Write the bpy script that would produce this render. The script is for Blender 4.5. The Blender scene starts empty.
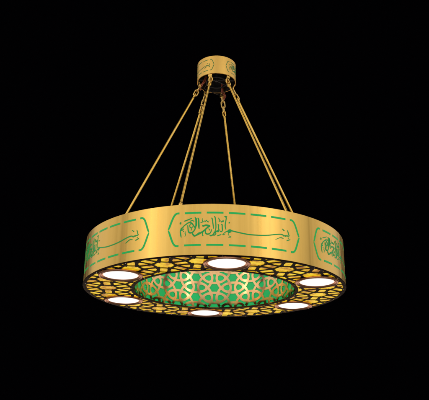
import bpy, math, random
from math import sin, cos, pi, radians, sqrt, hypot, atan2
from mathutils import Vector, Matrix

random.seed(7)
scene = bpy.context.scene
COL = scene.collection

# ------------------------------------------------------------------ dimensions (metres)
R_OUT = 1.0          # outer radius of the ring
R_IN = 0.6245        # radius of the hole
H = 0.3461           # height of the ring
R_LAMP = 0.8168      # circle the six lamps sit on
LAMP_AZ = 5.62       # degrees, azimuth 0 faces the viewer, + to the right
ROD_AZ = -18.1
ROD_R = 0.8087
CAN_R, CAN_Z, CAN_H = 0.1692, 1.8455, 0.1765
PANEL_AZ = 8.25      # azimuth of the middle of the front inscription panel
V_MID = 0.1748

# handwriting of the panel: pen strokes as (degrees from panel middle, height from mid line), width, taper
STROKES = [
    ([(20.38,0.034),(20.7,0.0209),(20.94,0.006),(21.13,-0.0034),(20.43,-0.008)], 0.0082, 0.4, 0.8),
    ([(20.57,-0.0081),(20.03,-0.0024),(19.68,-0.0107),(19.22,-0.0037),(18.8,-0.0115),(18.35,-0.0024)], 0.0079, 0.9, 0.9),
    ([(18.45,-0.0054),(17.47,-0.0016),(15.04,-0.009),(12.3,-0.0204),(9.65,-0.0271),(6.71,-0.0299),(3.83,-0.0291),(1.35,-0.0234),(-0.75,-0.0168),(-2.35,-0.0106)], 0.0085, 0.9, 1.0),
    ([(-2.07,-0.0141),(-2.76,-0.0071),(-3.45,-0.0139),(-3.04,-0.0225),(-2.21,-0.0168)], 0.012, 0.8, 0.8),
    ([(-2.29,-0.0169),(-3.22,-0.0159),(-4.03,-0.0185),(-4.6,-0.0252),(-5.18,-0.034)], 0.0076, 0.9, 0.35),
    ([(18.02,0.0377),(18.48,0.0338),(18.81,0.0274),(19.15,0.0315)], 0.0063, 0.6, 0.6),
    ([(19.96,-0.0388),(20.72,-0.0336),(21.6,-0.0269)], 0.0082, 0.5, 0.5),
    ([(20.62,-0.0173),(20.92,-0.0206)], 0.0063, 0.7, 0.7),
    ([(14.98,-0.0445),(16.01,-0.0348),(17.0,-0.0261),(17.72,-0.0253),(18.5,-0.0284)], 0.006, 0.3, 0.5),
    ([(-3.22,-0.0269),(-3.35,-0.0384),(-2.94,-0.0436)], 0.0057, 0.7, 0.7),
    ([(-3.26,-0.0581),(-2.75,-0.0535),(-2.24,-0.0548)], 0.0089, 0.6, 0.6),
    ([(-4.49,0.0831),(-4.12,0.0761),(-4.23,0.0567),(-4.48,0.0309),(-4.45,0.0117),(-4.19,-0.0064)], 0.0092, 0.6, 0.45),
    ([(-5.96,0.031),(-5.64,0.026),(-5.58,0.009),(-5.49,-0.0087),(-5.8,-0.019),(-6.4,-0.0168)], 0.0095, 0.6, 0.8),
    ([(-7.26,0.0288),(-6.93,0.023),(-6.97,0.0042),(-6.78,-0.0127),(-7.05,-0.0204),(-7.56,-0.018)], 0.0095, 0.6, 0.8),
    ([(-6.68,-0.0152),(-7.46,-0.0154),(-8.06,-0.024),(-8.7,-0.0342),(-8.88,-0.0427),(-8.28,-0.0426),(-7.92,-0.0324),(-8.15,-0.0232)], 0.0095, 0.8, 0.7),
    ([(-3.18,0.0445),(-2.81,0.0406)], 0.0108, 0.9, 0.9),
    ([(-7.0,0.0742),(-6.76,0.064),(-6.43,0.0521),(-6.9,0.0503)], 0.007, 0.5, 0.6),
    ([(-6.2,0.0548),(-5.78,0.0447),(-5.55,0.0534),(-5.23,0.0476),(-5.04,0.0596)], 0.0063, 0.6, 0.6),
    ([(-4.96,0.0811),(-4.31,0.0867),(-3.75,0.0836)], 0.0051, 0.5, 0.4),
    ([(-7.45,-0.0491),(-6.72,-0.0447),(-5.89,-0.0385)], 0.0079, 0.4, 0.5),
    ([(-5.52,-0.0358),(-5.01,-0.0398),(-4.46,-0.0327)], 0.007, 0.5, 0.5),
    ([(-8.58,0.0842),(-8.25,0.0756),(-8.05,0.0508),(-7.95,0.0252),(-7.94,0.004),(-8.29,-0.0215),(-8.7,-0.0342)], 0.0092, 0.6, 0.8),
    ([(-9.6,0.0738),(-9.27,0.0635),(-9.11,0.0421),(-8.91,0.0187),(-8.81,-0.0004)], 0.0089, 0.6, 0.6),
    ([(-8.47,-0.0215),(-8.7,-0.0342),(-9.15,-0.0436),(-9.79,-0.0478),(-10.25,-0.0428)], 0.0108, 0.8, 0.35),
    ([(-12.94,0.0229),(-12.57,0.0185),(-11.74,0.0226),(-10.9,0.0208),(-10.11,0.0173)], 0.0127, 0.5, 0.9),
    ([(-10.07,0.0173),(-10.76,0.0114),(-11.49,-0.0004),(-12.4,-0.0151),(-13.54,-0.0287),(-14.69,-0.0397),(-15.75,-0.048),(-16.22,-0.0452)], 0.0127, 0.8, 0.4),
    ([(-11.67,-0.0021),(-11.8,-0.0173),(-11.65,-0.0309),(-10.99,-0.0377),(-10.17,-0.0327),(-9.63,-0.0174),(-9.45,-0.0022)], 0.0095, 0.8, 0.35),
    ([(-10.7,-0.0005),(-10.28,-0.0056),(-10.09,-0.0158)], 0.0063, 0.6, 0.5),
    ([(-12.99,0.0708),(-13.02,0.0596),(-12.78,0.0484),(-13.11,0.046)], 0.0063, 0.5, 0.6),
    ([(-13.7,0.0393),(-13.1,0.0434),(-12.41,0.0483)], 0.0063, 0.4, 0.5),
    ([(-12.23,0.0551),(-11.94,0.0465),(-11.53,0.0567),(-11.16,0.0498),(-10.74,0.0446),(-10.47,0.0549)], 0.0063, 0.5, 0.5),
    ([(-12.62,-0.0231),(-12.84,-0.0323),(-12.79,-0.0458),(-12.51,-0.0492)], 0.0076, 0.6, 0.6),
    ([(-14.53,0.0723),(-14.33,0.0601),(-14.21,0.0301),(-14.08,-0.0006)], 0.0095, 0.6, 0.5),
    ([(-15.33,0.0735),(-15.13,0.0605),(-15.05,0.0348),(-15.13,0.0178)], 0.0076, 0.6, 0.5),
    ([(-15.76,0.0781),(-15.47,0.0685),(-15.34,0.0435),(-15.36,0.02),(-15.62,0.001),(-16.16,-0.0165),(-16.85,-0.0253),(-17.56,-0.0257),(-18.08,-0.0177),(-18.3,0.0029),(-18.43,0.0261)], 0.0108, 0.6, 0.6),
    ([(-14.77,0.0741),(-14.43,0.0645),(-14.4,0.0388),(-14.33,0.0174),(-14.22,-0.0005)], 0.0092, 0.6, 0.5),
    ([(-15.22,0.0178),(-15.58,0.0087),(-16.11,0.0184),(-16.84,0.0368),(-17.65,0.0442),(-18.36,0.0414),(-18.96,0.0342),(-19.76,0.0239),(-20.5,0.0101),(-20.92,0.0003)], 0.0101, 0.6, 0.9),
    ([(-20.03,0.0122),(-20.5,0.0093),(-20.92,0.0046),(-20.86,-0.004),(-20.29,-0.0037),(-19.97,0.0036)], 0.0108, 0.9, 0.8),
    ([(-20.92,0.002),(-21.19,-0.0113),(-21.11,-0.0284),(-20.94,-0.0438),(-20.78,-0.0567)], 0.0095, 0.9, 0.3),
    ([(-16.6,0.0332),(-17.26,0.0354),(-17.67,0.0246),(-17.46,0.0108),(-16.85,0.0078),(-16.48,0.0177)], 0.0076, 0.7, 0.5),
    ([(-17.13,0.0063),(-16.97,-0.0032),(-17.2,-0.0115)], 0.0063, 0.6, 0.5),
    ([(-16.66,-0.0305),(-16.22,-0.0418),(-15.75,-0.048),(-14.92,-0.04),(-13.92,-0.0243)], 0.012, 0.6, 0.6),
    ([(-21.52,0.0429),(-20.94,0.0405)], 0.0152, 0.9, 0.9),
    ([(-19.9,0.054),(-19.0,0.0591),(-17.92,0.0659),(-16.89,0.0737)], 0.0082, 0.4, 0.5),
    ([(-17.66,0.052),(-16.96,0.0566),(-16.3,0.0578)], 0.0063, 0.5, 0.5),
    ([(-20.13,-0.0133),(-19.79,-0.0161)], 0.0082, 0.8, 0.8),
    ([(-19.17,-0.0159),(-19.4,-0.0267),(-19.19,-0.0362),(-19.45,-0.052)], 0.0063, 0.6, 0.5),
    ([(-16.34,0.0484),(-16.01,0.0533)], 0.0063, 0.7, 0.7),
]


# ------------------------------------------------------------------ mesh helpers
class MB:
    def __init__(self):
        self.v, self.f = [], []

    def add(self, vs, fs):
        o = len(self.v)
        self.v += [tuple(p) for p in vs]
        self.f += [tuple(i + o for i in q) for q in fs]

    def lathe(self, prof, n=192, closed=True, at=(0, 0, 0)):
        vs, fs, m = [], [], len(prof)
        for i in range(n):
            a = 2 * pi * i / n
            for r, z in prof:
                vs.append((at[0] + r * sin(a), at[1] - r * cos(a), at[2] + z))
        for i in range(n):
            j = (i + 1) % n
            for k in range(m if closed else m - 1):
                l = (k + 1) % m
                fs.append((i * m + k, j * m + k, j * m + l, i * m + l))
        self.add(vs, fs)

    def disc(self, r, z, n=64, at=(0, 0), up=False):
        vs = [(at[0] + r * cos(2 * pi * i / n), at[1] + r * sin(2 * pi * i / n), z) for i in range(n)]
        idx = tuple(range(n))
        self.add(vs, [idx if up else idx[::-1]])

    def tube(self, pts, rad, n=12, closed=False, caps=True):
        pts = [Vector(p) for p in pts]
        m = len(pts)
        rads = rad if isinstance(rad, (list, tuple)) else [rad] * m
        vs, fs = [], []
        t0 = (pts[1] - pts[0]).normalized()
        nrm = t0.orthogonal().normalized()
        for i, p in enumerate(pts):
            if closed:
                t = (pts[(i + 1) % m] - pts[i - 1]).normalized()
            else:
                t = (pts[min(i + 1, m - 1)] - pts[max(i - 1, 0)]).normalized()
            nrm = (nrm - t * nrm.dot(t)).normalized()
            b = t.cross(nrm)
            for k in range(n):
                a = 2 * pi * k / n
                vs.append(p + (nrm * cos(a) + b * sin(a)) * rads[i])
        for i in range(m if closed else m - 1):
            j = (i + 1) % m
            for k in range(n):
                l = (k + 1) % n
                fs.append((i * n + k, i * n + l, j * n + l, j * n + k))
        if not closed and caps:
            fs.append(tuple(range(n))[::-1])
            fs.append(tuple((m - 1) * n + k for k in range(n)))
        self.add(vs, fs)

    def ribbon(self, pts, widths, fmap, h0, h1, closed=False, keep=None):
        """A flat strap following pts in (s, v); fmap(s, v, h) puts it on its surface."""
        m = len(pts)
        L, Rr = [], []
        for i in range(m):
            if closed:
                a, b = pts[i - 1], pts[(i + 1) % m]
            else:
                a, b = pts[max(i - 1, 0)], pts[min(i + 1, m - 1)]
            dx, dy = b[0] - a[0], b[1] - a[1]
            l = hypot(dx, dy) or 1e-9
            nx, ny = -dy / l, dx / l
            w = widths[i] / 2
            L.append((pts[i][0] + nx * w, pts[i][1] + ny * w))
            Rr.append((pts[i][0] - nx * w, pts[i][1] - ny * w))
        vs = []
        for i in range(m):
            vs += [fmap(*L[i], h0), fmap(*L[i], h1), fmap(*Rr[i], h1), fmap(*Rr[i], h0)]
        fs = []
        for i in range(m if closed else m - 1):
            j = (i + 1) % m
            if keep and not (keep(*pts[i]) and keep(*pts[j])):
                continue
            a, b = i * 4, j * 4
            fs += [(a + 1, a + 2, b + 2, b + 1), (a, a + 1, b + 1, b), (a + 2, a + 3, b + 3, b + 2)]
        if not closed:
            fs += [(0, 3, 2, 1), ((m - 1) * 4, (m - 1) * 4 + 1, (m - 1) * 4 + 2, (m - 1) * 4 + 3)]
        self.add(vs, fs)

    def build(self, name, mat, parent=None, smooth=40):
        me = bpy.data.meshes.new(name)
        me.from_pydata([tuple(p) for p in self.v], [], self.f)
        me.validate()
        me.materials.append(mat)
        if smooth:
            me.polygons.foreach_set('use_smooth', [True] * len(me.polygons))
            me.set_sharp_from_angle(angle=radians(smooth))
        o = bpy.data.objects.new(name, me)
        COL.objects.link(o)
        if parent:
            o.parent = parent
        return o


def dup(o, parent, rot=0.0):
    """Copy a part (and its sub-parts) turned about the axis of the chandelier."""
    c = o.copy()
    COL.objects.link(c)
    c.parent = parent
    c.rotation_euler = (0, 0, o.rotation_euler.z + rot)
    for ch in list(o.children):
        d = ch.copy()
        COL.objects.link(d)
        d.parent = c
    return c


def pol(r, az, z):
    a = radians(az)
    return (r * sin(a), -r * cos(a), z)


def smooth_path(P, sub=6):
    out = []
    Q = [P[0]] + list(P) + [P[-1]]
    for i in range(1, len(Q) - 2):
        p0, p1, p2, p3 = Q[i - 1], Q[i], Q[i + 1], Q[i + 2]
        for k in range(sub):
            t = k / sub
            out.append(tuple(0.5 * ((2 * b) + (c - a) * t + (2 * a - 5 * b + 4 * c - d) * t * t + (-a + 3 * b - 3 * c + d) * t ** 3)
                             for a, b, c, d in zip(p0, p1, p2, p3)))
    out.append(tuple(P[-1]))
    return out


# ------------------------------------------------------------------ materials
def new_mat(name):
    m = bpy.data.materials.new(name)
    m.use_nodes = True
    nt = m.node_tree
    return m, nt, nt.nodes['Principled BSDF']


def node(nt, t, **kw):
    n = nt.nodes.new(t)
    for k, v in kw.items():
        setattr(n, k, v)
    return n


def coords(nt, scale):
    tc = node(nt, 'ShaderNodeTexCoord')
    mp = node(nt, 'ShaderNodeMapping')
    mp.inputs['Scale'].default_value = scale
    nt.links.new(tc.outputs['Object'], mp.inputs['Vector'])
    return mp.outputs['Vector']


def noise(nt, vec, scale, detail=4, rough=.55):
    n = node(nt, 'ShaderNodeTexNoise')
    n.inputs['Scale'].default_value = scale
    n.inputs['Detail'].default_value = detail
    n.inputs['Roughness'].default_value = rough
    nt.links.new(vec, n.inputs['Vector'])
    return n.outputs['Fac']


def ramp(nt, fac, stops):
    r = node(nt, 'ShaderNodeValToRGB')
    el = r.color_ramp.elements
    while len(el) < len(stops):
        el.new(0.5)
    for e, (p, c) in zip(el, stops):
        e.position = p
        e.color = (*c, 1) if len(c) == 3 else c
    nt.links.new(fac, r.inputs['Fac'])
    return r.outputs['Color']


def maprange(nt, fac, a, b, c, d):
    n = node(nt, 'ShaderNodeMapRange')
    for k, v in zip(('From Min', 'From Max', 'To Min', 'To Max'), (a, b, c, d)):
        n.inputs[k].default_value = v
    nt.links.new(fac, n.inputs['Value'])
    return n.outputs['Result']


def bump(nt, bs, fac, strength, dist):
    b = node(nt, 'ShaderNodeBump')
    b.inputs['Strength'].default_value = strength
    b.inputs['Distance'].default_value = dist
    nt.links.new(fac, b.inputs['Height'])
    nt.links.new(b.outputs['Normal'], bs.inputs['Normal'])


def metal(name, c0, c1, rough=(.3, .45), vec=(10, 10, .25), scale=3.0, metallic=1.0, bumpy=0.0, fine=True):
    m, nt, bs = new_mat(name)
    v = coords(nt, vec)
    f = noise(nt, v, scale)
    nt.links.new(ramp(nt, f, [(.3, c0), (.7, c1)]), bs.inputs['Base Color'])
    nt.links.new(maprange(nt, f, .3, .7, rough[0], rough[1]), bs.inputs['Roughness'])
    bs.inputs['Metallic'].default_value = metallic
    if bumpy:
        f2 = noise(nt, coords(nt, (1, 1, .08)), 7, 0)
        bump(nt, bs, f2, bumpy, .02)
    return m


def glow(name, base, emis, strength, var=None, rough=.35):
    m, nt, bs = new_mat(name)
    bs.inputs['Base Color'].default_value = (*base, 1)
    bs.inputs['Roughness'].default_value = rough
    bs.inputs['Specular IOR Level'].default_value = .25
    bs.inputs['Emission Color'].default_value = (*emis, 1)
    bs.inputs['Emission Strength'].default_value = strength
    return m


GOLD = metal('brushed_gold', (.78, .485, .115), (.91, .59, .155), (.25, .39), (7, 7, .018), 3.5, 1.0, 0)
GOLD_TRIM = metal('polished_gold', (.80, .47, .10), (.90, .58, .17), (.22, .34), (20, 20, 3), 3)
GOLD_ROD = metal('rod_gold', (.86, .52, .09), (.92, .60, .15), (.26, .34), (6, 6, 1.2), 2)
GOLD_LINK = metal('aged_gold', (.70, .44, .11), (.92, .66, .24), (.22, .36), (60, 60, 60), 2)
GOLD_CAN = metal('satin_gold', (.80, .49, .12), (.88, .56, .15), (.36, .46), (9, 9, .05), 3, .95, 0)
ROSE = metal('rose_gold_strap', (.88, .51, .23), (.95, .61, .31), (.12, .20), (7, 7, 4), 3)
# dark reflections, painted into the base colour along the lower lip of the strapwork
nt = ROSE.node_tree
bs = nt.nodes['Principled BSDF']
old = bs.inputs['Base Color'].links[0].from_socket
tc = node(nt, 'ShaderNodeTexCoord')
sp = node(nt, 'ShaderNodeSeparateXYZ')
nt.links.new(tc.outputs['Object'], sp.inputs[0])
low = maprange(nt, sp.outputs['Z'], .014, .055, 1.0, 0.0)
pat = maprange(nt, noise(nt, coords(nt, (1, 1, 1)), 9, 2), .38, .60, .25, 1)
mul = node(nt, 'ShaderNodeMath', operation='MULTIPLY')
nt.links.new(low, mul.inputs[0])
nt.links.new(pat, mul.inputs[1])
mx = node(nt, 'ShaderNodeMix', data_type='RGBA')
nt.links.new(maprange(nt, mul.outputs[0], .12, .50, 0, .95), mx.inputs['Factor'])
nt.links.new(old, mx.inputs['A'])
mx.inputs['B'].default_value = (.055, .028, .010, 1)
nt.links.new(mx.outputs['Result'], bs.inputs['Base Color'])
GOLD_SHADED = metal('shaded_gold', (.012, .004, .002), (.028, .009, .004), (.5, .7), (9, 9, 9), 3, 0)  # gold sheet with its unlit underside's shade painted in as near-black
GOLD_SHADED.node_tree.nodes['Principled BSDF'].inputs['Specular IOR Level'].default_value = .06
COPPER = metal('copper_bezel', (.78, .35, .20), (.88, .45, .28), (.26, .40), (12, 12, 12), 3, .6)
STEEL = metal('screw_steel', (.6, .56, .5), (.75, .7, .62), (.2, .35), (60, 60, 60), 2)
DARK = metal('dark_fitting', (.03, .028, .03), (.06, .055, .06), (.4, .55), (30, 30, 30), 2, .5)
GREEN_LINE = glow('backlit_green_line', (.012, .34, .075), (.008, .36, .075), .46)
GREEN_INK = glow('backlit_green_lettering', (.012, .25, .055), (.008, .27, .055), .42)
GREEN_ETCH = metal('green_enamel', (.03, .17, .03), (.05, .24, .045), (.4, .5), (30, 30, 30), 2, 0)
WHITE = glow('lit_diffuser', (.9, .9, .88), (1, .985, .96), 2.2)
WIRE, nt, bs = new_mat('red_wire')
bs.inputs['Base Color'].default_value = (.36, .075, .03, 1)
bs.inputs['Roughness'].default_value = .4

# green acrylic behind the strapwork, lit from inside the ring
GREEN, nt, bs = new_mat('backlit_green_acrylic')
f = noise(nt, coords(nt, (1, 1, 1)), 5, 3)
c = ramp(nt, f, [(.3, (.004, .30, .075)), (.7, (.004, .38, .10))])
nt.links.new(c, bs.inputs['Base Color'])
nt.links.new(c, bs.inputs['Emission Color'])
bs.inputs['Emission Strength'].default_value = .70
bs.inputs['Roughness'].default_value = .28

# opal lamp glass: whiter in the middle, warmer where it meets the ring
nt = WHITE.node_tree
bs = nt.nodes['Principled BSDF']
ln = node(nt, 'ShaderNodeVectorMath', operation='LENGTH')
nt.links.new(coords(nt, (1, 1, 0)), ln.inputs[0])
rr = maprange(nt, ln.outputs['Value'], 0, .1262, 0, 1)
nt.links.new(ramp(nt, rr, [(.0, (1, 1, .97)), (.86, (1, .97, .90)), (.95, (.93, .76, .62)), (1.0, (.62, .40, .28))]), bs.inputs['Emission Color'])
bs.inputs['Emission Strength'].default_value = 1.25

# amber mica sheet, lit from inside the ring
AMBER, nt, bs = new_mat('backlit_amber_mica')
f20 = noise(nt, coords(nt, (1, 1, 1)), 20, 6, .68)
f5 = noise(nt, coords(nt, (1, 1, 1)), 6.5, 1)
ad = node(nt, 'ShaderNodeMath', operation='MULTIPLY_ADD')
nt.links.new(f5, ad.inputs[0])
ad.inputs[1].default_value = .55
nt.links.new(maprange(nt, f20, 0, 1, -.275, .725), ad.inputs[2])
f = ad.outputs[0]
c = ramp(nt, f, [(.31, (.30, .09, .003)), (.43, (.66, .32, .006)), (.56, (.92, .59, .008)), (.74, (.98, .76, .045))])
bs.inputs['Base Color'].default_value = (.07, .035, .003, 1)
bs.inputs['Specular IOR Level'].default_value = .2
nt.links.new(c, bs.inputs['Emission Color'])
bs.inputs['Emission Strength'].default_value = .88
bs.inputs['Roughness'].default_value = .4

# ------------------------------------------------------------------ the chandelier
root = bpy.data.objects.new('chandelier', None)
COL.objects.link(root)
root.empty_display_size = .3
root['label'] = 'round gold ring chandelier with green Arabic lettering and six white lamps, hung on gold rods'
root['category'] = 'chandelier'


def on_cyl(R, az0):
    return lambda s, v, h: ((R + h) * sin(s / R + radians(az0)), -(R + h) * cos(s / R + radians(az0)), v)


# --- outer band
TH = .008
b = MB()
b.lathe([(R_OUT - TH, .0), (R_OUT - .0015, .0), (R_OUT, .0015), (R_OUT, H - .0015), (R_OUT - .0015, H), (R_OUT - TH, H)], 256)
band = b.build('outer_band', GOLD, root, 30)


def inscription_mesh(R, v_mid, k_az, k_v, k_w, h):
    b = MB()
    fm = on_cyl(R, 0)
    for i, (P, w, ts, te) in enumerate(STROKES):
        pts = smooth_path([(radians(a * k_az) * R, v_mid + z * k_v) for a, z in P])
        n = len(pts)
        W = []
        for j in range(n):
            t = j / (n - 1)
            k = 1.0
            if t < .22:
                k = ts + (1 - ts) * sin(t / .22 * pi / 2)
            if t > .70:
                k = te + (1 - te) * cos((t - .70) / .30 * pi / 2)
            p, q = pts[max(j - 1, 0)], pts[min(j + 1, n - 1)]
            ang = atan2(q[1] - p[1], q[0] - p[0])
            nib = .80 + .34 * abs(sin(ang - radians(55)))
            W.append(w * k_w * k * nib)
        b.ribbon(pts, W, fm, -.002, h + .00012 * (i % 9))
    return b


def border_mesh(R, v_mid, half, tip, v_half, k_v, dashes, k_w, h, k_az):
    b = MB()
    fm = on_cyl(R, 0)
    w = .0125 * k_w
    A = lambda a: radians(a * k_az) * R
    for sgn in (-1, 1):                                        # dashed top and bottom lines
        for i in range(dashes):
            ac = (i - (dashes - 1) / 2) * 8.27
            pts = [(A(ac - 3.12 + 6.24 * t / 8), v_mid + sgn * v_half * k_v) for t in range(9)]
            b.ribbon(pts, [w] * 9, fm, -.002, h)
    for side in (-1, 1):                                       # brace shaped ends
        for sgn in (-1, 1):
            P = [(21.75, 1.02), (22.9, 1.0), (23.8, .86), (24.5, .62), (25.1, .36), (25.55, .16), (25.95, .02)]
            pts = smooth_path([(A(side * a), v_mid + sgn * v * v_half * k_v) for a, v in P], 5)
            n = len(pts)
            b.ribbon(pts, [w * (1.0 if j < n * .75 else 1.0 - .45 * (j / n - .75) / .25) for j in range(n)], fm, -.002, h)
    return b


ins = inscription_mesh(R_OUT, V_MID, 1, 1, .80, .0012).build('inscription', GREEN_INK, band, 30)
brd = border_mesh(R_OUT, V_MID, 26, 26, .1095, 1, 5, 1, .0012, 1).build('inscription_border', GREEN_LINE, band, 30)
for o in (ins, brd):
    o.rotation_euler.z = radians(PANEL_AZ)
for k in range(1, 6):
    dup(ins, band, radians(60 * k))
    dup(brd, band, radians(60 * k))

# --- inner band: rose-gold strapwork in front of a green sheet
b = MB()
DC, DZ = radians(15) * R_IN, .174
fm_in = lambda s, v, h: ((R_IN - h) * sin(s / R_IN), -(R_IN - h) * cos(s / R_IN), v)
Z_LO, Z_HI = .004, .330
keep_in = lambda s, v: Z_LO < v < Z_HI
n_el = 40


def ellipse(cx, cy, ang, la, lb):
    ca, sa = cos(ang), sin(ang)
    return [(cx + la * cos(t) * ca - lb * sin(t) * sa, cy + la * cos(t) * sa + lb * sin(t) * ca)
            for t in (2 * pi * i / n_el for i in range(n_el))]


def lens(cx, cy, ang, la, lb):
    """Pointed oval: two flat arcs that meet in a tip."""
    ca, sa = cos(ang), sin(ang)
    out = []
    for i in range(n_el):
        t = i / n_el * 4
        x = 1 - t if t < 2 else t - 3
        y = (1 - abs(x) ** 1.7) * (1 if t < 2 else -1)
        out.append((cx + la * x * ca - lb * y * sa, cy + la * x * sa + lb * y * ca))
    return out


S3 = sqrt(3) / 2
for k in range(24):
    base = .176 if k % 2 == 0 else .089
    for m in range(-2, 3):
        z0 = base + DZ * m
        for lev, (ex, ey, ang) in enumerate(((0, .5, 0), (S3 / 2, .25, radians(120)), (S3 / 2, -.25, radians(60)))):
            E_ = ellipse(ex, ey, ang, .50, .250)
            pts = [(k * DC + x / S3 * DC, z0 + y * DZ) for x, y in E_]
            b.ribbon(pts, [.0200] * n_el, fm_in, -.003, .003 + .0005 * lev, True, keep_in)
b.lathe([(R_IN - .0048, .0), (R_IN - .0048, .007), (R_IN + .004, .007), (R_IN + .004, .0)], 192)
b.lathe([(R_IN - .0048, .318), (R_IN - .0048, H), (R_IN + .004, H), (R_IN + .004, .318)], 192)
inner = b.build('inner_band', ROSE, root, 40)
b = MB()
b.lathe([(R_IN + .0045, .004), (R_IN + .0045, H - .004), (R_IN + .0095, H - .004), (R_IN + .0095, .004)], 192)
b.build('green_panel', GREEN, inner, 40)

# --- bottom plate: pierced gold sheet, painted dark for shade, under the amber mica
b = MB()
A0 = .256
fm_bot = lambda x, y, h: (x, y, -h)
lamp_xy = [pol(R_LAMP, LAMP_AZ + 60 * k, 0)[:2] for k in range(6)]
for sec in range(6):
    th0 = radians(LAMP_AZ + 30 + 60 * sec)
    ux, uy = sin(th0), -cos(th0)                 # from the axis to the middle star of this sector
    vx, vy = -uy, ux

    def keep_bot(x, y):
        r = hypot(x, y)
        if not (.630 < r < .986) or abs(atan2(x * vx + y * vy, x * ux + y * uy)) > radians(30):
            return False
        return all(hypot(x - p[0], y - p[1]) > .147 for p in lamp_xy)

    for i in range(-3, 4):
        for j in range(-3, 4):
            lx, ly = R_LAMP + j * A0 * S3, i * A0 + j * A0 / 2
            for lev, ang in enumerate((pi / 6, pi / 2, -pi / 6)):
                cx, cy = lx + cos(ang) * A0 / 2, ly + sin(ang) * A0 / 2
                if hypot(cx, cy) > 1.15 or hypot(cx, cy) < .48:
                    continue
                pts = [(x * ux + y * vx, x * uy + y * vy) for x, y in lens(cx, cy, ang + pi / 2, .60 * A0, .215 * A0)]
                b.ribbon(pts, [.0205] * n_el, fm_bot, 0, .0012 + .0003 * lev, True, keep_bot)
b.lathe([(.976, -.0032), (.999, -.0032), (1.003, -.002), (1.003, -.0005), (.976, -.0005)], 256)   # outer rim
b.lathe([(.619, -.0034), (.645, -.0034), (.645, -.0005), (.619, -.0005)], 192)                     # inner rim
bottom = b.build('bottom_plate', GOLD_SHADED, root, 40)
b = MB()
b.lathe([(.634, .0006), (.990, .0006), (.990, .005), (.634, .005)], 192)
b.build('amber_panel', AMBER, bottom, 40)
# small bright cap screws round both rims
b = MB()
b.lathe([(.0001, -.0065), (.0032, -.0060), (.0048, -.0038), (.0048, -.002), (.0001, -.002)], 12, False)
screw_me = None
for n_s, rs, off in ((18, .984, 3), (12, .636, 8)):
    for k in range(n_s):
        if screw_me is None:
            s0 = b.build('screw', STEEL, bottom)
            screw_me = s0.data
        else:
            s0 = bpy.data.objects.new('screw', screw_me)
            COL.objects.link(s0)
            s0.parent = bottom
        s0.location = pol(rs, off + 360 * k / n_s, 0)

# --- top plate closes the ring
b = MB()
b.lathe([(R_IN + .010, H - .016), (R_OUT - TH - .001, H - .016), (R_OUT - TH - .001, H - .012), (R_IN + .010, H - .012)], 192)
b.build('top_plate', GOLD_TRIM, root, 40)

# --- six round lamps let into the underside
b = MB()
b.lathe([(.1255, .006), (.1270, -.0035), (.1335, -.0105), (.1370, -.0115), (.1405, -.0080), (.1440, -.0080), (.1490, -.0135),
         (.1545, -.0125), (.1580, -.0065), (.1580, -.001), (.150, .006)], 96)
lamp = b.build('downlight', COPPER, root, 60)
b = MB()
b.lathe([(.0001, -.0085), (.06, -.0080), (.11, -.0062), (.1262, -.0032), (.1262, .002), (.0001, .002)], 96, False)
b.build('diffuser', WHITE, lamp, 60)
lamp.location = pol(R_LAMP, LAMP_AZ, 0)
for k in range(1, 6):
    c = dup(lamp, root)
    c.location = pol(R_LAMP, LAMP_AZ + 60 * k, 0)

# --- canopy at the ceiling
b = MB()
cr = CAN_R
b.lathe([(.0001, CAN_Z + CAN_H), (cr - .004, CAN_Z + CAN_H), (cr, CAN_Z + CAN_H - .004), (cr, CAN_Z + .001), (cr - .001, CAN_Z),
         (cr - .005, CAN_Z), (cr - .005, CAN_Z + CAN_H - .006), (.0001, CAN_Z + CAN_H - .006)], 128, False)
canopy = b.build('canopy', GOLD_CAN, root, 30)
b = MB()
b.lathe([(cr - .0055, CAN_Z + .003), (cr - .0075, CAN_Z + .003), (cr - .0075, CAN_Z + CAN_H - .010), (.0001, CAN_Z + CAN_H - .010)], 96, False)
b.build('shade_liner', DARK, canopy, 30)  # added dark sheet standing in for the shade inside the canopy
KAZ = 2.78
for k in range(2):
    o = (inscription_mesh(cr, CAN_Z + .088, KAZ, .50, .58, .0006) if k == 0 else None)
    if k == 0:
        ci = o.build('inscription', GREEN_ETCH, canopy, 30)
        cb = border_mesh(cr, CAN_Z + .088, 26, 26, .1095, .47, 5, .44, .0006, KAZ).build('inscription_border', GREEN_ETCH, canopy, 30)
        ci.rotation_euler.z = cb.rotation_euler.z = radians(PANEL_AZ + 92)
    else:
        dup(ci, canopy, pi)
        dup(cb, canopy, pi)
b = MB()                                                        # lap seam of the rolled sheet
a0 = 1.5
b.ribbon([(radians(a0) * cr, CAN_Z + .002 + (CAN_H - .006) * t / 6) for t in range(7)], [.0022] * 7, on_cyl(cr, 0), -.001, .0009)
b.build('seam', GOLD_TRIM, canopy)
# mounting bracket inside the canopy
b = MB()
b.tube([(.09 * cos(t), .09 * sin(t), CAN_Z + .006) for t in (2 * pi * i / 40 for i in range(40))], .006, 8, True)
b.tube([(-.158, 0, CAN_Z + .03), (.158, 0, CAN_Z + .03)], .009, 8)
b.tube([(0, 0, CAN_Z + .02), (0, 0, CAN_Z + CAN_H - .008)], .014, 10)
b.build('mounting_bracket', DARK, canopy)
# a loose loop of dark cable below it
b = MB()
b.tube([(.10 * cos(t) + .006 * sin(5 * t), .10 * sin(t), CAN_Z - .045 + .015 * sin(3 * t + 1)) for t in (2 * pi * i / 60 for i in range(60))], .0026, 6, True)
b.build('cable_loop', DARK, canopy)


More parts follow.
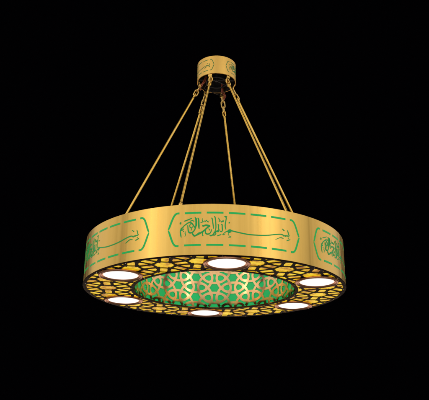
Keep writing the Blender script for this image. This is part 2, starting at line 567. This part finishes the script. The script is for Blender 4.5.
# --- rods, hooks and chain links
def link_pts(c, t, side, ln, wd, n=8):
    """Centre line of a long oval link: centre c, long axis t, flat axis side."""
    out = []
    r = wd / 2
    s = ln / 2 - r
    for i in range(n + 1):
        a = -pi / 2 + pi * i / n
        out.append(c + t * (s + r * cos(a)) + side * (r * sin(a)))
    for i in range(n + 1):
        a = pi / 2 + pi * i / n
        out.append(c + t * (-s + r * cos(a)) + side * (r * sin(a)))
    return out


for k in range(6):
    az = ROD_AZ + 60 * k
    azt = az - 2.4
    lo = Vector(pol(ROD_R, az, H + .018))
    hi = Vector(pol(.134, azt, 1.8255))
    d = (hi - lo).normalized()
    n_links = 1 if k in (0, 1) else 2
    if k in (3, 4):
        n_links = 3
    hook_pt = lo + d * ((1.800 - lo.z) / d.z)
    LN = .064
    pitch = LN - .016
    top = hook_pt - d * (n_links * pitch + .004)
    rb = MB()
    start = lo + d * .085
    # rod with a flattened, drilled eye at its upper end
    rb.tube([start, top - d * .03], .0090, 14)
    tz = Vector(pol(1, az + 90, 0)).normalized()
    rb.tube(link_pts(top - d * .012, d, tz, .046, .022), .0058, 8, True)
    rod = rb.build('suspension_rod', GOLD_ROD, root, 50)
    nb = MB()                                                   # turnbuckle nut at the lower end
    prof = [(0, .004), (.004, .010), (.012, .0132), (.022, .0140), (.032, .0130), (.040, .0100)]
    nb.tube([lo + d * (.060 + x) for x, _ in prof], [r for _, r in prof], 14)
    nb.build('end_nut', GOLD_TRIM, rod, 50)
    pb = MB()
    pb.tube([lo - Vector((0, 0, .030)), lo, lo + d * .066], .0062, 10)
    pb.build('threaded_pin', STEEL, rod, 50)
    other = d.cross(tz).normalized()
    for q in range(n_links):
        c = top + d * (LN / 2 - .014 + .004 + q * pitch)
        lb = MB()
        lb.tube(link_pts(c, d, other if q % 2 == 0 else tz, LN, .031), .0056, 8, True)
        lb.build('chain_link', GOLD_LINK, rod, 60)
    # gold tab riveted inside the canopy that carries the chain
    hb = MB()
    rad = Vector(pol(1, azt, 0)).normalized()
    tan = Vector(pol(1, azt + 90, 0)).normalized()
    p1 = Vector(pol(cr - .010, azt, CAN_Z + .060))
    p2 = Vector(pol(cr - .012, azt, CAN_Z - .012))
    p3 = hook_pt + Vector((0, 0, .020))
    secs = [(p1, .017), (p2, .017), (p3, .014)]
    vs = []
    for p, w in secs:
        for sx, sr in ((-1, -1), (1, -1), (1, 1), (-1, 1)):
            vs.append(p + tan * w * sx + rad * .0022 * sr)
    fs = [(0, 1, 2, 3), (11, 10, 9, 8)]
    for i in range(2):
        for j in range(4):
            l = (j + 1) % 4
            fs.append((i * 4 + j, (i + 1) * 4 + j, (i + 1) * 4 + l, i * 4 + l))
    hb.add(vs, fs)
    hb.tube(link_pts(hook_pt + Vector((0, 0, .004)), Vector((0, 0, 1)), tan, .044, .030), .0058, 8, True)
    hb.build('hook_tab', GOLD_TRIM, canopy, 40)

# --- red lead wires dropping from the canopy beside two of the chains
for k, azo in ((5, 6), (3, -6)):
    az = ROD_AZ - 2.4 + 60 * k + azo
    P = [pol(.10, az, CAN_Z + .05), pol(.125, az + 4, CAN_Z - .02), pol(.146, az - 3, CAN_Z - .050), pol(.153, az - azo, CAN_Z - .082)]
    pts = smooth_path(P, 6)
    b = MB()
    b.tube(pts, .0055, 8)
    q = [(x + .012, y, z + .006 * sin(i)) for i, (x, y, z) in enumerate(pts)]
    b.tube(q, .0040, 8)
    b.build('lead_wire', WIRE, root)

# ------------------------------------------------------------------ unseen softboxes and added fill lights
def area(name, loc, target, sx, sy, power, col):
    l = bpy.data.lights.new(name, 'AREA')
    l.shape = 'RECTANGLE'
    l.size, l.size_y = sx, sy
    l.energy = power
    l.color = col
    o = bpy.data.objects.new(name, l)
    COL.objects.link(o)
    o.location = loc
    o.rotation_euler = (Vector(target) - Vector(loc)).to_track_quat('-Z', 'Y').to_euler()
    return o


def softbox(name, az, dist, z, sx, sy, rad, col=(1, .95, .86)):
    return area(name, pol(dist, az, z), (0, 0, .5), sx, sy, rad * pi * sx * sy, col)


softbox('front_softbox', 1, 7.2, 3.3, 6.4, 7.0, 0.85)
softbox('left_softbox', -50, 6.8, 3.3, 6.8, 7.0, 0.97)
softbox('right_softbox', 52, 6.8, 3.3, 6.8, 7.0, 0.88)
softbox('left_strip', -50, 5.9, 2.6, .60, 4.4, 1.7)
softbox('right_strip', 42, 5.9, 2.6, .45, 4.4, 3.0)
softbox('low_front_fill', 0, 8.0, -3.2, 13.0, 2.4, 2.2, (1, .95, .86))  # added fill to brighten the rear rods, no visible source
softbox('left_side_softbox', -105, 6.8, 3.3, 5.6, 7.0, 0.80)
softbox('right_side_softbox', 107, 6.8, 3.3, 5.6, 7.0, 0.80)
softbox('top_fill', 0, 2.6, 8.5, 6.0, 3.6, 1.15, (1, .9, .72))  # added fill from above for the front rods, out of view
softbox('low_back_fill', 180, 7.0, -1.75, 9.0, 1.5, 1.9, (1, .72, .55))  # added fill that lifts the lamp bezels and underside, out of view

w = bpy.data.worlds.new('World')
scene.world = w
w.use_nodes = True
w.node_tree.nodes['Background'].inputs['Color'].default_value = (0.0004, 0.0003, 0.0006, 1)
w.node_tree.nodes['Background'].inputs['Strength'].default_value = 1.0

# ------------------------------------------------------------------ camera
cam = bpy.data.cameras.new('camera')
cam.sensor_fit = 'HORIZONTAL'
cam.sensor_width = 36
cam.lens = 671.2 / 429 * 36
cam.clip_start, cam.clip_end = .05, 200
co = bpy.data.objects.new('camera', cam)
COL.objects.link(co)
rt = Vector((0.999946035741698, -0.002569572248251209, 0.010065927822309612))
up = Vector((-0.010317950468721313, -0.35855155904424824, 0.9334529015462238))
fw = Vector((-0.001210579443053241, 0.9335063881974243, 0.35855872279448464))
M = Matrix((rt, up, -fw)).transposed().to_4x4()
M.translation = Vector((0.0, -5.099632703548975, -1.20284429370232))
co.matrix_world = M
scene.camera = co

vs_ = scene.view_settings
vs_.view_transform = 'Standard'
vs_.look = 'None'
vs_.exposure = 0
vs_.gamma = 1
